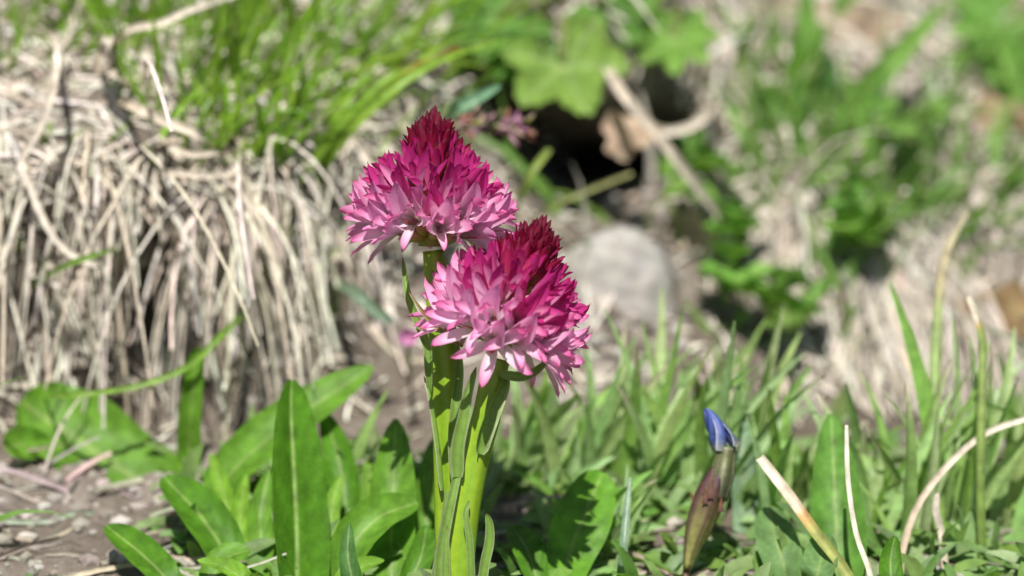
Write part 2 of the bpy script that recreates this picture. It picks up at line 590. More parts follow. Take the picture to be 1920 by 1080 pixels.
def flower_head(root, base, axis, scale, az0, seedv, nfl, light, droop=0):
    r = random.Random(seedv)
    A = axis.normalized()
    ref = V((1, 0, 0)) - A * A.x
    ref.normalize()
    ref2 = A.cross(ref)
    core = MB()
    n = 10
    tube(core, [base + A * (K * scale * 212 * i / n) for i in range(n + 1)],
         [K * scale * (24 - 21 * (i / n) ** 1.5) for i in range(n + 1)], lambda t, a: (0.24, 0.28, 0.04), 10)
    core.build('flower_axis', M_STEM, root, V(root.location))
    for i in range(nfl):
        t = (i + 0.5) / nfl
        s, rc, tubl, phi, opn, pl = table(HEAD, t)
        az = az0 + i * math.radians(137.508) + r.uniform(-.08, .08)
        R = ref * math.cos(az) + ref2 * math.sin(az)
        phi = math.radians(phi + r.uniform(-6, 6) + droop * max(0, 1 - t / .3))
        z = A * math.cos(phi) + R * math.sin(phi)
        y = A * math.sin(phi) - R * math.cos(phi)
        x = y.cross(z)
        org = base + (A * s + R * rc * 0.6) * (K * scale)
        k = K * scale
        young = t > 0.50
        tl = tubl * k
        # floret: the ovary mesh carries its petals
        spin = r.uniform(-0.25, 0.25)
        opn *= r.uniform(.75, 1.5)
        m = frame(x, y, z, org - V(root.location)) @ Matrix.Rotation(spin, 4, 'Z')
        f = child('floret', OVARY, root, m @ Matrix.Scale(1, 4))
        f.scale = (1, 1, 1)
        # the ovary is drawn at its own length, petals in metres: mesh scaled through a per-length copy
        key = round(tl * 1e5)
        if key not in OV_CACHE:
            me2 = OVARY.copy()
            co = np.empty(len(me2.vertices) * 3, dtype=np.float32)
            me2.vertices.foreach_get('co', co)
            co = co.reshape(-1, 3) * np.array([k * 46 * (0.5 if young else 1), k * 46 * (0.5 if young else 1), tl * 1.02])
            me2.vertices.foreach_set('co', co.ravel().astype(np.float32))
            me2.update()
            OV_CACHE[key] = me2
        f.data = OV_CACHE[key]
        ctr = V((0, 0, tl))
        br_len = (tubl * 0.85 + pl * 0.74) * k * r.uniform(.85, 1.15)
        child('bract', BRACT, f, frame(V((1, 0, 0)), V((0, -1, 0)), V((0, 0.02, 1)).normalized(), V((0, -7 * k, 2 * k)), (br_len * .8, br_len * .5, br_len)),
              lerp((1, 1, 1), (0.8, 0.55, 0.6), t))
        if young:
            if t > 0.97:
                pl *= 1.0
            bl = pl * k * r.uniform(.92, 1.1)
            wdt = .9 if t < .8 else .78
            child('bud', (MIDBUDS if r.random() > (t - .50) / .18 else BUDS)[i % 4], f, Matrix.Translation(ctr * 0.85) @ Matrix.Rotation(r.uniform(0, 6), 4, 'Z') @ Matrix.Diagonal((bl * wdt, bl * wdt, bl, 1)),
                  jit(lerp((1.1 * light, 1.1 * light, 1.1 * light), (0.8, 0.8, 0.8), min(1, (t - .50) / .22)), .1, r))
            if t < 0.86:      # the outermost sepals of a bud begin to stand off
                for a in (1.6, 3.6, 5.4):
                    put_petal(f, PETALS['m' if r.random() > (t - .50) / .2 else 'c'][r.randrange(4)], ctr * .9, a + r.uniform(-.3, .3), math.radians(7 + r.uniform(-3, 6)), pl * k * 1.05, 0.95, (light, .9 * light, .9 * light), r)
            continue
        mag = max(0.0, min(1.0, (t - 0.19) / 0.27))
        pick = mag + r.uniform(-.22, .22)
        key = 'm' if pick > .62 else ('q' if pick > .2 else 'p')
        tone = jit(lerp((1.0, 1.0, 1.0), (0.98, 0.86, 0.93), mag if key == 'p' else 0), .06, r)
        tone = tuple(min(1.12, c * light) for c in tone)
        for a in (0.95, -0.95, 2.05, -2.05, math.pi):
            op = math.radians(opn + r.uniform(-9, 9)) + (0.12 if abs(a) > 2 else 0)
            put_petal(f, PETALS[key][r.randrange(4)], ctr, a + r.uniform(-.15, .15), op, pl * k * r.uniform(.88, 1.06), 1.0, tone, r)
        o = put_petal(f, LIP_P if key == 'p' else LIP_M, ctr, r.uniform(-.1, .1), math.radians(opn * 0.45), pl * k * 1.02, 1.0, tone, r)
        if t < .4:
            child('column', COLUMN, f, Matrix.Translation(ctr * 0.97) @ Matrix.Diagonal((15 * k, 15 * k, 15 * k, 1)), tone)


OV_CACHE = {}


def put_petal(f, me, ctr, a, op, ln, wd, tone, r):
    e_ = V((math.sin(a), math.cos(a), 0))
    z = V((0, 0, 1)) * math.cos(op) + e_ * math.sin(op)
    x = V((math.cos(a), -math.sin(a), 0))
    y = z.cross(x)
    if y.dot(e_) < 0:
        x = -x; y = -y
    m = frame(x, y, z, ctr + e_ * ln * 0.04) @ Matrix.Rotation(r.uniform(-.25, .25), 4, 'Z') @ Matrix.Diagonal((ln * wd, ln * wd, ln, 1))
    return child('lip' if me in (LIP_P, LIP_M) else 'petal', me, f, m, tone)


def orchid_stem(root, ctrl, seedv):
    P = spline([(*at(px, py, d), w * K * 0.57) for px, py, d, w in ctrl], 40)
    mb = MB()
    r = random.Random(seedv)
    tube(mb, [V(q[:3]) for q in P], [q[3] for q in P],
         lambda t, a: lerp((0.185, 0.33, 0.014), (0.28, 0.43, 0.025), 0.5 + 0.5 * math.sin(a * 5 + seedv + t * 2)), 20, 5, 0.07)
    return mb.build('stem', M_STEM, root, V(root.location))


def stem_leaf(root, ctrl, wpx, a=.2, b_=.55, fold=.7, face=None, col=(0.19, 0.32, 0.06), tip=(0.16, 0.06, 0.05)):
    pts = [V(q) for q in spline([at(*c) for c in ctrl], 16)]
    mb = MB()

    def cf(t, u):
        c = lerp(col, (0.42, 0.47, 0.28), 1.0 if abs(u) > .95 else 0.0)
        return lerp(c, tip, max(0, (t - .93) / .07))
    strip(mb, pts, lambda t: wpx * .86 * K * max(prof(t, a, b_), .05), face or VIEW, 6, fold, cf, 0, None, True)
    return mb.build('stem_leaf', M_SLEAF, root)


o1b = at(850, 1240, .004)
loc, _ = drop(o1b.x, o1b.y)
orchid1 = empty('orchid', loc, 'pink and crimson orchid, the taller one with an upright flower head', 'orchid', 'pink orchids')
orchid_stem(orchid1, [(811, 470, .0015, 34), (817, 520, .0015, 40), (824, 580, .0018, 44), (830, 660, .002, 50), (835, 760, .0025, 48), (838, 880, .003, 46), (842, 1000, .004, 50), (848, 1120, .004, 54), (850, 1285, .004, 58)], 1)
A1 = (UP * 1.0 + RIGHT * 0.015 - FWD * 0.03).normalized()
flower_head(orchid1, at(808, 462, .0012), A1, 1.02, 0.7, 21, 78, 1.0)
stem_leaf(orchid1, [(806, 735, 0), (803, 690, -.001), (801, 650, -.001), (786, 610, -.001), (768, 565, -.001), (760, 525, 0), (755, 482, .001)], 19, .3, .45)
stem_leaf(orchid1, [(829, 920, 0), (823, 850, -.0005), (815, 790, -.0005), (806, 740, -.0005), (795, 705, .0005)], 16, .2, .5, face=(VIEW + RIGHT * -.8).normalized())
stem_leaf(orchid1, [(850, 900, -.001), (850, 820, -.001), (856, 750, -.001), (862, 690, .0), (858, 640, .001)], 24, .3, .6)
stem_leaf(orchid1, [(824, 1240, .002), (815, 1120, .001), (822, 1050, .001), (832, 980, .001), (838, 900, .0015)], 22, .2, .6)

o2b = at(845, 1240, -.006)
loc, _ = drop(o2b.x, o2b.y)
orchid2 = empty('orchid', loc, 'pink orchid, the shorter one with a flower head leaning aside over its stem', 'orchid', 'pink orchids')
orchid_stem(orchid2, [(932, 672, -.0055, 40), (924, 705, -.0055, 42), (913, 770, -.0055, 46), (892, 850, -.0055, 46), (874, 950, -.006, 44), (861, 1060, -.006, 46), (852, 1150, -.006, 50), (845, 1290, -.006, 54)], 2)
A2 = (UP * 1.0 + RIGHT * 0.40 - FWD * 0.10).normalized()
flower_head(orchid2, at(926, 652, -.006), A2, 1.03, 2.3, 5, 78, 1.07, 4)
stem_leaf(orchid2, [(858, 895, -.0085), (858, 840, -.0088), (868, 790, -.009), (877, 740, -.009), (893, 688, -.0085)], 30, .12, .45)
stem_leaf(orchid2, [(822, 1260, -.008), (825, 1080, -.0085), (832, 1010, -.0088), (846, 940, -.0088), (862, 870, -.008), (868, 830, -.0075)], 26, .1, .5)
stem_leaf(orchid2, [(900, 852, -.0082), (908, 815, -.0088), (925, 770, -.0083), (944, 728, -.0075), (952, 700, -.006)], 36, .25, .6, .9, (VIEW + RIGHT * .5).normalized())
stem_leaf(orchid2, [(886, 1240, -.008), (884, 1090, -.009), (880, 1010, -.0095), (873, 965, -.0095), (880, 938, -.009)], 17, .2, .5)
stem_leaf(orchid2, [(898, 1240, -.004), (906, 1080, -.004), (917, 1020, -.004), (918, 985, -.004), (912, 962, -.004)], 22, .3, .45)
stem_leaf(orchid2, [(838, 1240, -.009), (836, 1100, -.0095), (836, 1040, -.0095), (838, 985, -.009)], 22, .25, .6)
# long bracts under the head
stem_leaf(orchid2, [(868, 650, -.007), (840, 630, -.008), (808, 603, -.008), (785, 575, -.008), (766, 546, -.007)], 11, .2, .5, .6, None, (0.22, 0.16, 0.06), (0.2, .03, .05))
stem_leaf(orchid2, [(935, 700, -.008), (975, 706, -.008), (1005, 695, -.007), (1030, 672, -.006)], 22, .3, .6, .6)

# ------------------------------------------------------------------ grass
G_FINE = (0.20, 0.36, 0.03)
G_MID = (0.12, 0.25, 0.045)
G_GREY = (0.20, 0.31, 0.14)
STRAW = (0.56, 0.475, 0.37)


def straw_col(r, k=1.0):
    return jit(lerp((0.54 * k, 0.47 * k, 0.375 * k), (0.87 * k, 0.825 * k, 0.74 * k), r.random()), .08, r)


def blade(mb, pts, w, col, r, fold=0.5, tip=None, a=.12, b=.55, nx=2, base=None):
    base = base or lerp(col, (0.5, 0.5, 0.3), .35)
    tip = tip or col
    nrm = (VIEW + V((r.uniform(-1, 1), r.uniform(-.6, .4), r.uniform(-.3, 1)))).normalized()
    st = [(0, base), (.2, col), (.75, col), (1, tip)]
    strip(mb, pts, lambda t: w * max(prof(t * .97 + .02, a, b), .12), nrm, nx, fold, lambda t, u: ramp(st, t), r.uniform(-.9, .9))


def straw_strip(mb, pts, w, col, r):
    c2 = jit(col, .2, r)
    strip(mb, pts, lambda t: w * (1 - .35 * t), (VIEW + V((r.uniform(-1, 1), 0, r.uniform(-.5, 1)))).normalized(), 2, .7,
          lambda t, u: lerp(col, c2, t), r.uniform(-1.2, 1.2))


def hanging(px, py, spread, ln, lean, r, n=9, wildp=.2):
    q, nr_ = hit(px + r.gauss(0, spread), py + r.gauss(0, spread * .6))
    wild = r.random() < wildp
    sd = .55 if wild else .17
    d = V((lean + r.gauss(0, sd), -0.42 + r.gauss(0, .18), -0.25 + r.gauss(0, .3)))
    L_ = ln * 1.1 * K * (DIST + (q - FOC).dot(FWD)) / DIST * r.uniform(.45, 1.15)
    return grow(q - nr_ * .001, d, L_, n, r.uniform(1.6, 4.2), 1.1 if wild else .5, r, .0012, .14 if wild else .06)


def bundles(r, boxes):
    out = []
    for (x0, x1, y0, y1, nb, n0, n1, l0, l1) in boxes:
        for _ in range(nb):
            out.append((r.uniform(x0, x1), r.uniform(y0, y1), r.randint(n0, n1), r.uniform(6, 15), r.uniform(l0, l1), r.gauss(0, .35)))
    return out


def rising(px, py, sx, sy, ln, lean, r, n=7, grav=.5, up=1.0, fwd=-.25, sp=.25):
    q, nr_ = hit(px + r.uniform(-sx, sx), py + r.uniform(-sy, sy))
    d = V((lean + r.gauss(0, sp), fwd + r.gauss(0, sp), up))
    L_ = ln * K * (DIST + (q - FOC).dot(FWD)) / DIST * r.uniform(.5, 1.15)
    return grow(q - V((0, 0, .0015)), d, L_, n, grav * r.uniform(.2, 1.6), .5, r)


def tussock(loc, label, dry, green, r, nd_parts, ng_parts, dw, gw, gcol, extra_d, extra_g, tiptan=.25, age=1.0):
    t = empty('grass_tussock', loc, label, 'grass tussock', 'grass tussocks on the bank')
    dl, gl = [], []
    for (px, py, n, sp, ln, lean) in dry:
        for _ in range(n): dl.append((px, py, sp, ln, lean))
    for (px, py, n, sx, sy, ln, lean) in green:
        for _ in range(n): gl.append((px, py, sx, sy, ln, lean))
    r.shuffle(dl); r.shuffle(gl)
    for i in range(min(nd_parts, len(dl))):
        mb = MB()
        straw_strip(mb, hanging(*dl[i], r, 9, (.16 if dl[i][3] < 400 else .05) if age == 1 else .07), r.uniform(*dw) * K, straw_col(r, age), r)
        mb.build('dry_blade', M_STRAW, t)
    for i in range(min(ng_parts, len(gl))):
        mb = MB()
        c = jit(gcol, .25, r)
        blade(mb, rising(*gl[i], r), r.uniform(*gw) * K, c, r, tip=STRAW if r.random() < tiptan else None)
        mb.build('green_blade', M_GRASS, t)
    mb = MB()
    for i in range(extra_d):
        a = r.choice(dl)
        straw_strip(mb, hanging(a[0], a[1], a[2] * 1.5, a[3] * .75, a[4], r, 6), r.uniform(dw[0] * .6, dw[1] * .7) * K, straw_col(r, age), r)
    o = mb.build('dry_thatch', M_STRAW, t, V(loc)); o['kind'] = 'stuff'
    mb = MB()
    for i in range(extra_g):
        a = r.choice(gl)
        blade(mb, rising(a[0], a[1], a[2] * 1.3, a[3] * 1.3, a[4] * .85, a[5], r, 5), r.uniform(gw[0] * .6, gw[1] * .8) * K, jit(gcol, .3, r), r)
    o = mb.build('fine_grass', M_GRASS, t, V(loc)); o['kind'] = 'stuff'
    return t


dryL = bundles(random.Random(4), [(-120, 130, 60, 330, 14, 6, 12, 330, 540), (-100, 120, 330, 520, 6, 5, 9, 260, 400), (190, 285, 270, 350, 5, 8, 13, 400, 540), (345, 440, 280, 370, 6, 9, 15, 380, 530),
                                  (440, 570, 250, 340, 7, 6, 11, 330, 500), (590, 720, 310, 400, 4, 5, 9, 240, 360), (120, 440, 110, 280, 11, 4, 8, 160, 320), (90, 560, 360, 520, 8, 4, 8, 230, 400)])
grnL = [(60, 70, 24, 110, 60, 150, .1), (330, 130, 60, 140, 110, 230, .15), (470, 160, 60, 100, 120, 250, .25), (620, 150, 50, 120, 110, 250, .55), (760, 90, 36, 110, 70, 240, .7), (430, 280, 22, 90, 40, 190, .3), (250, 40, 30, 200, 40, 180, .2), (260, 400, 22, 230, 110, 140, .2), (480, 500, 16, 150, 110, 150, .2)]
q, _ = hit(350, 320)
tussL = tussock(q, 'large grass tussock, pale dead blades hanging down, bright green blades on top', dryL, grnL, random.Random(11), 300, 295, (5.5, 11.5), (7, 16), G_FINE, 150, 260)

dryR = bundles(random.Random(6), [(1360, 1420, 290, 360, 3, 6, 10, 240, 330), (1430, 1570, 340, 430, 9, 8, 13, 280, 400), (1590, 1820, 410, 510, 14, 8, 14, 420, 600),
                                  (1440, 1850, 540, 660, 9, 5, 10, 240, 360), (1830, 1950, 230, 340, 5, 5, 9, 260, 360), (1330, 1375, 30, 110, 3, 6, 10, 240, 330), (1540, 1660, 0, 80, 5, 5, 9, 160, 240), (1620, 1920, 90, 330, 10, 4, 7, 130, 240), (1430, 1830, 290, 400, 14, 7, 11, 380, 520)])
grnR = [(1480, 290, 50, 90, 90, 150, -.1), (1640, 300, 44, 110, 80, 150, .1), (1760, 380, 40, 120, 60, 170, .3), (1600, 470, 22, 60, 50, 120, 0), (1850, 120, 24, 110, 100, 170, .2), (1430, 150, 24, 60, 90, 150, 0), (1480, 560, 22, 130, 90, 130, 0), (1680, 500, 14, 140, 60, 140, .1)]
q, _ = hit(1620, 400)
tussR = tussock(q, 'smaller grass tussock with drooping brown thatch and short green blades among herbs', dryR, grnR, random.Random(12), 290, 250, (7, 15), (11, 22), (0.19, 0.35, 0.075), 620, 200, .25, .80)

# broad green blades along the foot of the bank
tufts = [(950, 900, 12, .2, 240, 'beside the shorter orchid stem'), (990, 900, 13, .35, 270, 'right by the oval bright green leaf'), (1075, 910, 14, .45, 280, 'leaning under the lower flower head'),
         (1140, 880, 14, .35, 260, 'reaching up to the bare grey soil'), (1190, 940, 16, .3, 360, 'behind the narrow blue-grey upright blade'), (1260, 890, 15, .25, 290, 'between the grey soil and the blue gentian'),
         (1310, 960, 12, .2, 360, 'rooted close beside the gentian calyx'), (1120, 1030, 10, .3, 240, 'short, behind the oval bright green leaf'), (1400, 900, 12, .15, 320, 'behind the bleached thick cut straw'),
         (1450, 1000, 10, .1, 280, 'growing under the thick cut straw'), (1500, 930, 9, .1, 260, 'behind the tall pointed leaf'), (1640, 980, 12, .15, 300, 'between the thin white straw and the bowed straw'),
         (1720, 1010, 12, .1, 330, 'under the arch of the long bowed straw'), (1800, 980, 14, .15, 420, 'around the tall arching grass stalk'), (1880, 990, 14, .1, 380, 'around the slim stalk with a bleached tip'),
         (1330, 830, 11, .3, 230, 'below the round-leaved herb at the thatch edge'), (640, 950, 8, -.2, 230, 'between the two pointed upright leaves'), (1900, 900, 12, .2, 330, 'below the golden brown dead leaf')]
r = random.Random(33)
for (px, py, n, lean, ln, where) in tufts:
    q, _ = hit(px, py)
    t = empty('grass_tuft', q, 'tuft of broad green grass ' + where, 'grass tuft', 'broad grass tufts at the foot of the bank')
    for i in range(n):
        mb = MB()
        c = jit(lerp((0.22, 0.39, 0.08), (0.37, 0.50, 0.24), r.random()), .2, r)
        blade(mb, rising(px, py, 40, 20, ln * 1.0, lean * .75, r, 9, .45, 1.0, .05, .17), r.uniform(18, 38) * K, c, r, .45, STRAW if r.random() < .15 else None, .25, .7, 4)
        mb.build('blade', M_GRASS, t)

# ------------------------------------------------------------------ broad-leaved plants
def pt(c):
    if len(c) == 2:
        q, nr_ = hit(*c)
        return q - V((0, 0, .001))
    return at(*c)


def broad_leaf(parent, ctrl, w, a, b, fold, col, face=None, nx=16, n=20, rib=(0.30, 0.42, 0.12), wav=0.0, vein=0.25, seedv=0, dim=None, name='leaf', vfold=False):
    pts = [V(q) for q in spline([pt(c) for c in ctrl], n)]
    d = (pts[n // 2] - FOC).dot(FWD)
    w = w * K * (DIST + d) / DIST
    r_ = random.Random(seedv + int(w * 1e6))
    ph = r_.uniform(0, 6)

    def cf(t, u):
        c = lerp(col, tuple(x * 1.25 for x in col), .5 + .5 * math.sin(t * 9 + u * 2 + ph) * vein)
        if abs(u) < .05: c = lerp(c, rib, .75)
        c = lerp(c, tuple(x * .86 for x in c), .5 + .5 * math.sin(abs(u) * 9 - t * 42))
        if dim: c = lerp(c, dim, max(0, (t - .9) / .1))
        return c

    def wv(t, u):
        return wav * math.sin(t * 17 + ph + abs(u) * 2.2) * abs(u) + .035 * math.sin(t * 5 + ph + u * 3) * abs(u) + (.012 * math.cos(abs(u) * 14 - t * 30) if vein else 0)
    mb = MB()
    strip(mb, pts, lambda t: w * max(prof(t * .985 + .01, a, b), .05), face or (VIEW + UP * .25).normalized(), nx, fold, cf, 0, wv, not vfold)
    return mb.build(name, M_LEAF, parent)


LG = (0.075, 0.195, 0.013)
LG2 = (0.12, 0.265, 0.026)
LGR = (0.15, 0.27, 0.09)
UPF = (VIEW * .6 + V((0, 0, 1))).normalized()


def plant(name, base, label, cat, leaves, group=None):
    q, _ = hit(*base)
    t = empty(name, q, label, cat, group)
    for i, l in enumerate(leaves):
        broad_leaf(t, *l[0], **l[1], seedv=i)
    return t


plant('broad_leaf_herb', (560, 1150), 'broad-leaved herb with one tall pointed upright leaf and a paler leaf slanting behind', 'herb', [
    (([(560, 1160), (562, 1040, .012), (556, 900, .016), (550, 800, .019), (547, 712, .024)], 106, .28, .55, 1.0, LG), dict(face=(VIEW + RIGHT * .25).normalized(), vfold=True)),
    (([(400, 1000), (420, 900, .034), (500, 820, .034), (590, 755, .036), (700, 686, .040)], 96, .7, .6, .35, LG2), dict(face=(VIEW + V((-.3, 0, .6))).normalized())),
    (([(480, 1120), (490, 1030, .02), (488, 960, .022), (505, 880, .025)], 50, .5, .6, .4, LG2), {}),
    (([(640, 1060), (648, 950, .03), (632, 850, .034), (606, 770, .04)], 62, .5, .6, .4, LG), {}),
    (([(356, 960), (354, 880, .045), (357, 780, .043), (366, 690, .042), (372, 650, .041)], 46, .15, .4, .5, LG2), {})])
plant('ribbed_herb', (320, 960), 'low herb with a large ribbed leaf half shaded under the hanging thatch', 'herb', [
    (([(330, 985), (290, 925, .042), (200, 855, .046), (110, 795, .048), (40, 750, .048)], 175, .55, .38, .25, LG2), dict(face=(VIEW + V((-.35, 0, 1.2))).normalized(), wav=.05)),
    (([(110, 850), (75, 835, .046), (40, 832, .044), (8, 838, .042)], 66, .9, .45, .3, LG2), {}),
    (([(440, 1110), (425, 1040, .016), (375, 960, .02), (308, 893, .026)], 92, .7, .5, .35, LG), dict(face=(VIEW + V((.4, 0, .6))).normalized())),
    (([(350, 1130), (310, 1080, .008), (260, 1030, .012), (200, 985, .017)], 70, .7, .5, .35, LG), dict(face=UPF)),
    (([(380, 1130), (400, 1075, .01), (430, 1040, .011), (470, 1030, .012)], 60, .7, .55, .35, LG2), dict(face=UPF))])
plant('narrow_leaf_herb', (470, 1060), 'herb with several narrow yellow-green leaves crowded beside the tall pointed leaf', 'herb', [
    (([(450, 1100), (440, 1010, .022), (420, 930, .028), (395, 850, .034)], 44, .4, .6, .4, (.16, .31, .03)), {}),
    (([(470, 1100), (455, 1030, .02), (450, 960, .024), (462, 890, .03)], 40, .4, .6, .4, (.16, .31, .03)), {}),
    (([(640, 1120), (625, 1040, .018), (620, 960, .022), (640, 890, .026)], 40, .4, .6, .4, (.17, .32, .04)), {}),
    (([(660, 1100), (690, 1010, .024), (700, 930, .03), (690, 860, .036)], 52, .5, .55, .4, (.16, .31, .04)), {}),
    (([(500, 1140), (460, 1090, .004), (420, 1060, .006), (370, 1050, .008)], 42, .5, .6, .4, (.15, .3, .03)), dict(face=UPF)),
    (([(600, 1140), (640, 1090, .004), (680, 1060, .006), (720, 1050, .008)], 42, .5, .6, .4, (.15, .3, .03)), dict(face=UPF))])
plant('broad_leaf_herb', (735, 1120), 'broad-leaved herb with a pointed upright leaf beside the orchid stems', 'herb', [
    (([(735, 1130), (733, 1010, .018), (738, 900, .022), (742, 785, .028)], 92, .45, .6, .4, LG2), {}),
    (([(630, 1120), (655, 1030, .012), (710, 965, .014), (782, 940, .018)], 82, .6, .5, .5, LG2), dict(face=(VIEW + V((.1, 0, 1))).normalized())),
    (([(790, 1060), (800, 960, .028), (806, 890, .03), (818, 820, .034)], 48, .5, .5, .4, LG2), {}),
    (([(660, 1160), (662, 1100, .003), (652, 1040, .004), (655, 980, .006)], 40, .3, .6, .5, (0.07, .17, .04)), {}),
    (([(750, 1150), (770, 1090, .01), (790, 1040, .012), (800, 985, .016)], 50, .6, .5, .4, LG), {})])
plant('broad_leaf_herb', (1070, 1110), 'herb with one large oval bright green leaf in front of the grass', 'herb', [
    (([(1050, 1130), (1068, 1040, .016), (1095, 970, .018), (1130, 885, .024)], 108, .65, .45, .25, (0.12, .29, .025)), dict(face=(VIEW + V((.25, 0, .5))).normalized())),
    (([(1020, 1120), (1000, 1060, .012), (985, 1020, .014), (960, 985, .02)], 60, .6, .5, .4, LG), dict(face=UPF))])
plant('broad_leaf_herb', (1560, 1110), 'broad-leaved herb with a tall pointed leaf next to the thin curved white straw', 'herb', [
    (([(1560, 1130), (1570, 1040, .014), (1566, 920, .018), (1558, 775, .026)], 108, .4, .62, .45, (0.11, .25, .04)), {}),
    (([(1640, 1060), (1680, 990, .035), (1710, 930, .04), (1740, 870, .05)], 130, .6, .5, .3, LG), dict(face=UPF)),
    (([(1480, 1130), (1470, 1060, .012), (1455, 1010, .014), (1440, 950, .018)], 80, .6, .5, .4, LGR), {}),
    (([(1510, 1140), (1530, 1080, .006), (1540, 1040, .008), (1545, 1000, .01)], 66, .6, .5, .4, LGR), dict(face=UPF)),
    (([(1670, 1160), (1672, 1100, 0), (1670, 1050, .001), (1678, 1005, .002)], 46, .5, .6, .4, LG), {})])
plant('broad_leaf_herb', (1410, 1050), 'grey-green strap-leaved plant standing behind the blue gentian', 'herb', [
    (([(1405, 1060), (1402, 980, .034), (1392, 850, .036), (1376, 690, .044)], 56, .25, .6, .4, (.22, .33, .2)), dict(rib=(.4, .45, .2)))])
plant('strap_leaf_herb', (1530, 295), 'herb on the upper bank with wide strap leaves fanned out from one crown', 'herb', [
    (([(1535, 290), (1520, 190, .135), (1514, 90, .135), (1512, -40, .14)], 62, .2, .5, .4, LG), {}),
    (([(1535, 285), (1535, 220, .13), (1545, 160, .128), (1556, 100, .13)], 74, .5, .45, .4, (.05, .13, .03)), dict(face=(VIEW + V((.8, 0, -.4))).normalized())),
    (([(1545, 290), (1600, 200, .13), (1680, 110, .13), (1775, 0, .14)], 56, .25, .6, .5, (.14, .28, .05)), {}),
    (([(1520, 290), (1480, 250, .13), (1450, 200, .13), (1440, 150, .135)], 40, .4, .6, .5, LG), {})])


# small round-leaved herbs
def round_herb(base, n, size, label, r_, group=None, spread=60, col=(0.17, 0.33, 0.06)):
    q, nr_ = hit(*base)
    t = empty('round_leaf_herb', q, label, 'herb', group)
    for i in range(n):
        ang = r_.uniform(0, 6.28)
        px = base[0] + math.cos(ang) * spread * r_.uniform(.3, 1); py = base[1] + math.sin(ang) * spread * .7 * r_.uniform(.3, 1)
        h, _ = hit(px, py)
        tip = h + V((0, -.006 - r_.random() * .006, .003 + r_.random() * .004))
        d = (tip - q)
        mid = q + d * .5 + V((0, -.002, .003))
        e1 = tip + d.normalized() * size * K * .6
        pts = [V(x) for x in spline([q, mid, tip, e1], 14)]
        mb = MB()
        c = jit(col, .22, r_)
        w = size * K * 1.1
        strip(mb, pts, lambda t_: w * (max(prof((t_ - .35) / .65, .55, .38), .07) if t_ > .36 else .07), (VIEW * .7 + V((r_.uniform(-.5, .5), 0, 1))).normalized(), 6, .25,
              lambda t_, u: lerp(c, (.3, .42, .14), .5 if abs(u) < .1 else 0), 0, None, True)
        mb.build('leaf', M_LEAF, t)


r = random.Random(5)
for base, n, size, sp, lab in [((1290, 345), 13, 70, 70, 'small round-leaved green herb beside the dark hollow under the long diagonal straw'),
                               ((1370, 540), 9, 75, 70, 'round-leaved herb between the bare grey soil and the thatch'),
                               ((1470, 610), 9, 85, 60, 'round-leaved herb tucked under the curved dry blades'),
                               ((1400, 450), 8, 80, 55, 'bright green herb at the edge of the drooping thatch'),
                               ((1610, 450), 11, 70, 60, 'dark green leafy clump between two hanging bundles of thatch'),
                               ((1580, 370), 8, 46, 60, 'pale green leafy clump below the strap-leaved herb'),
                               ((1700, 260), 9, 60, 70, 'leafy clump beside the rolled tan leaf on the upper bank')]:
    round_herb(base, n, size, lab, r, 'round-leaved herbs on the bank', sp)


# palmate lady's-mantle leaves
def palmate(parent, base, centre, R, face, up, lobes, r_, col):
    """fan-shaped lobed leaf: centre = where the petiole joins, up = direction of the middle lobe"""
    mb = MB()
    c0 = at(*centre); f = (DIST + centre[2]) / DIST
    R = R * K * f
    z = face.normalized(); y = (up - z * up.dot(z)).normalized(); x = y.cross(z)
    na, nr2 = 80, 5
    vs, cs, ts, fs = [(c0.x, c0.y, c0.z)], [lerp(col, (.35, .45, .15), .6)], [0], []
    half = math.radians(152)
    for i in range(na + 1):
        a = -half + 2 * half * i / na
        ph = (a + half) / (2 * half) * lobes
        fr = abs((ph % 1) - .5) * 2                       # 0 in the lobe's middle
        rad = R * 1.1 * (.70 + .32 * (1 - fr ** 1.3)) * (1 - .18 * (abs(a) / half) ** 2) * (1 + .035 * math.sin(ph * 2 * math.pi * 5))
        for j in range(1, nr2 + 1):
            q = j / nr2
            p_ = c0 + (x * math.sin(a) + y * math.cos(a)) * rad * q + z * (R * (.10 * q * (fr - .5) + .22 * q * q - .02))
            vs.append((p_.x, p_.y, p_.z)); ts.append(q)
            cs.append(lerp(jit(col, .05, r_), (.30, .42, .14), .6 if fr < .12 else 0))
    for i in range(na):
        b0 = 1 + i * nr2; b1 = 1 + (i + 1) * nr2
        fs.append((0, b0, b1))
        for j in range(nr2 - 1):
            fs.append((b0 + j, b0 + j + 1, b1 + j + 1, b1 + j))
    mb.add(vs, fs, cs, ts)
    lf = mb.build('leaf', M_LEAF, parent, c0)
    mb = MB()
    h, _ = hit(*base)
    pts = [V(q) for q in spline([h - V((0, 0, .001)), (h + c0) / 2 + V((0, -.004, .003)), c0 - z * .0004], 8)]
    tube(mb, pts, [10 * K] * 9, lambda t, a: (.22, .28, .08), 6)
    mb.build('petiole', M_LEAF, lf, pts[0])


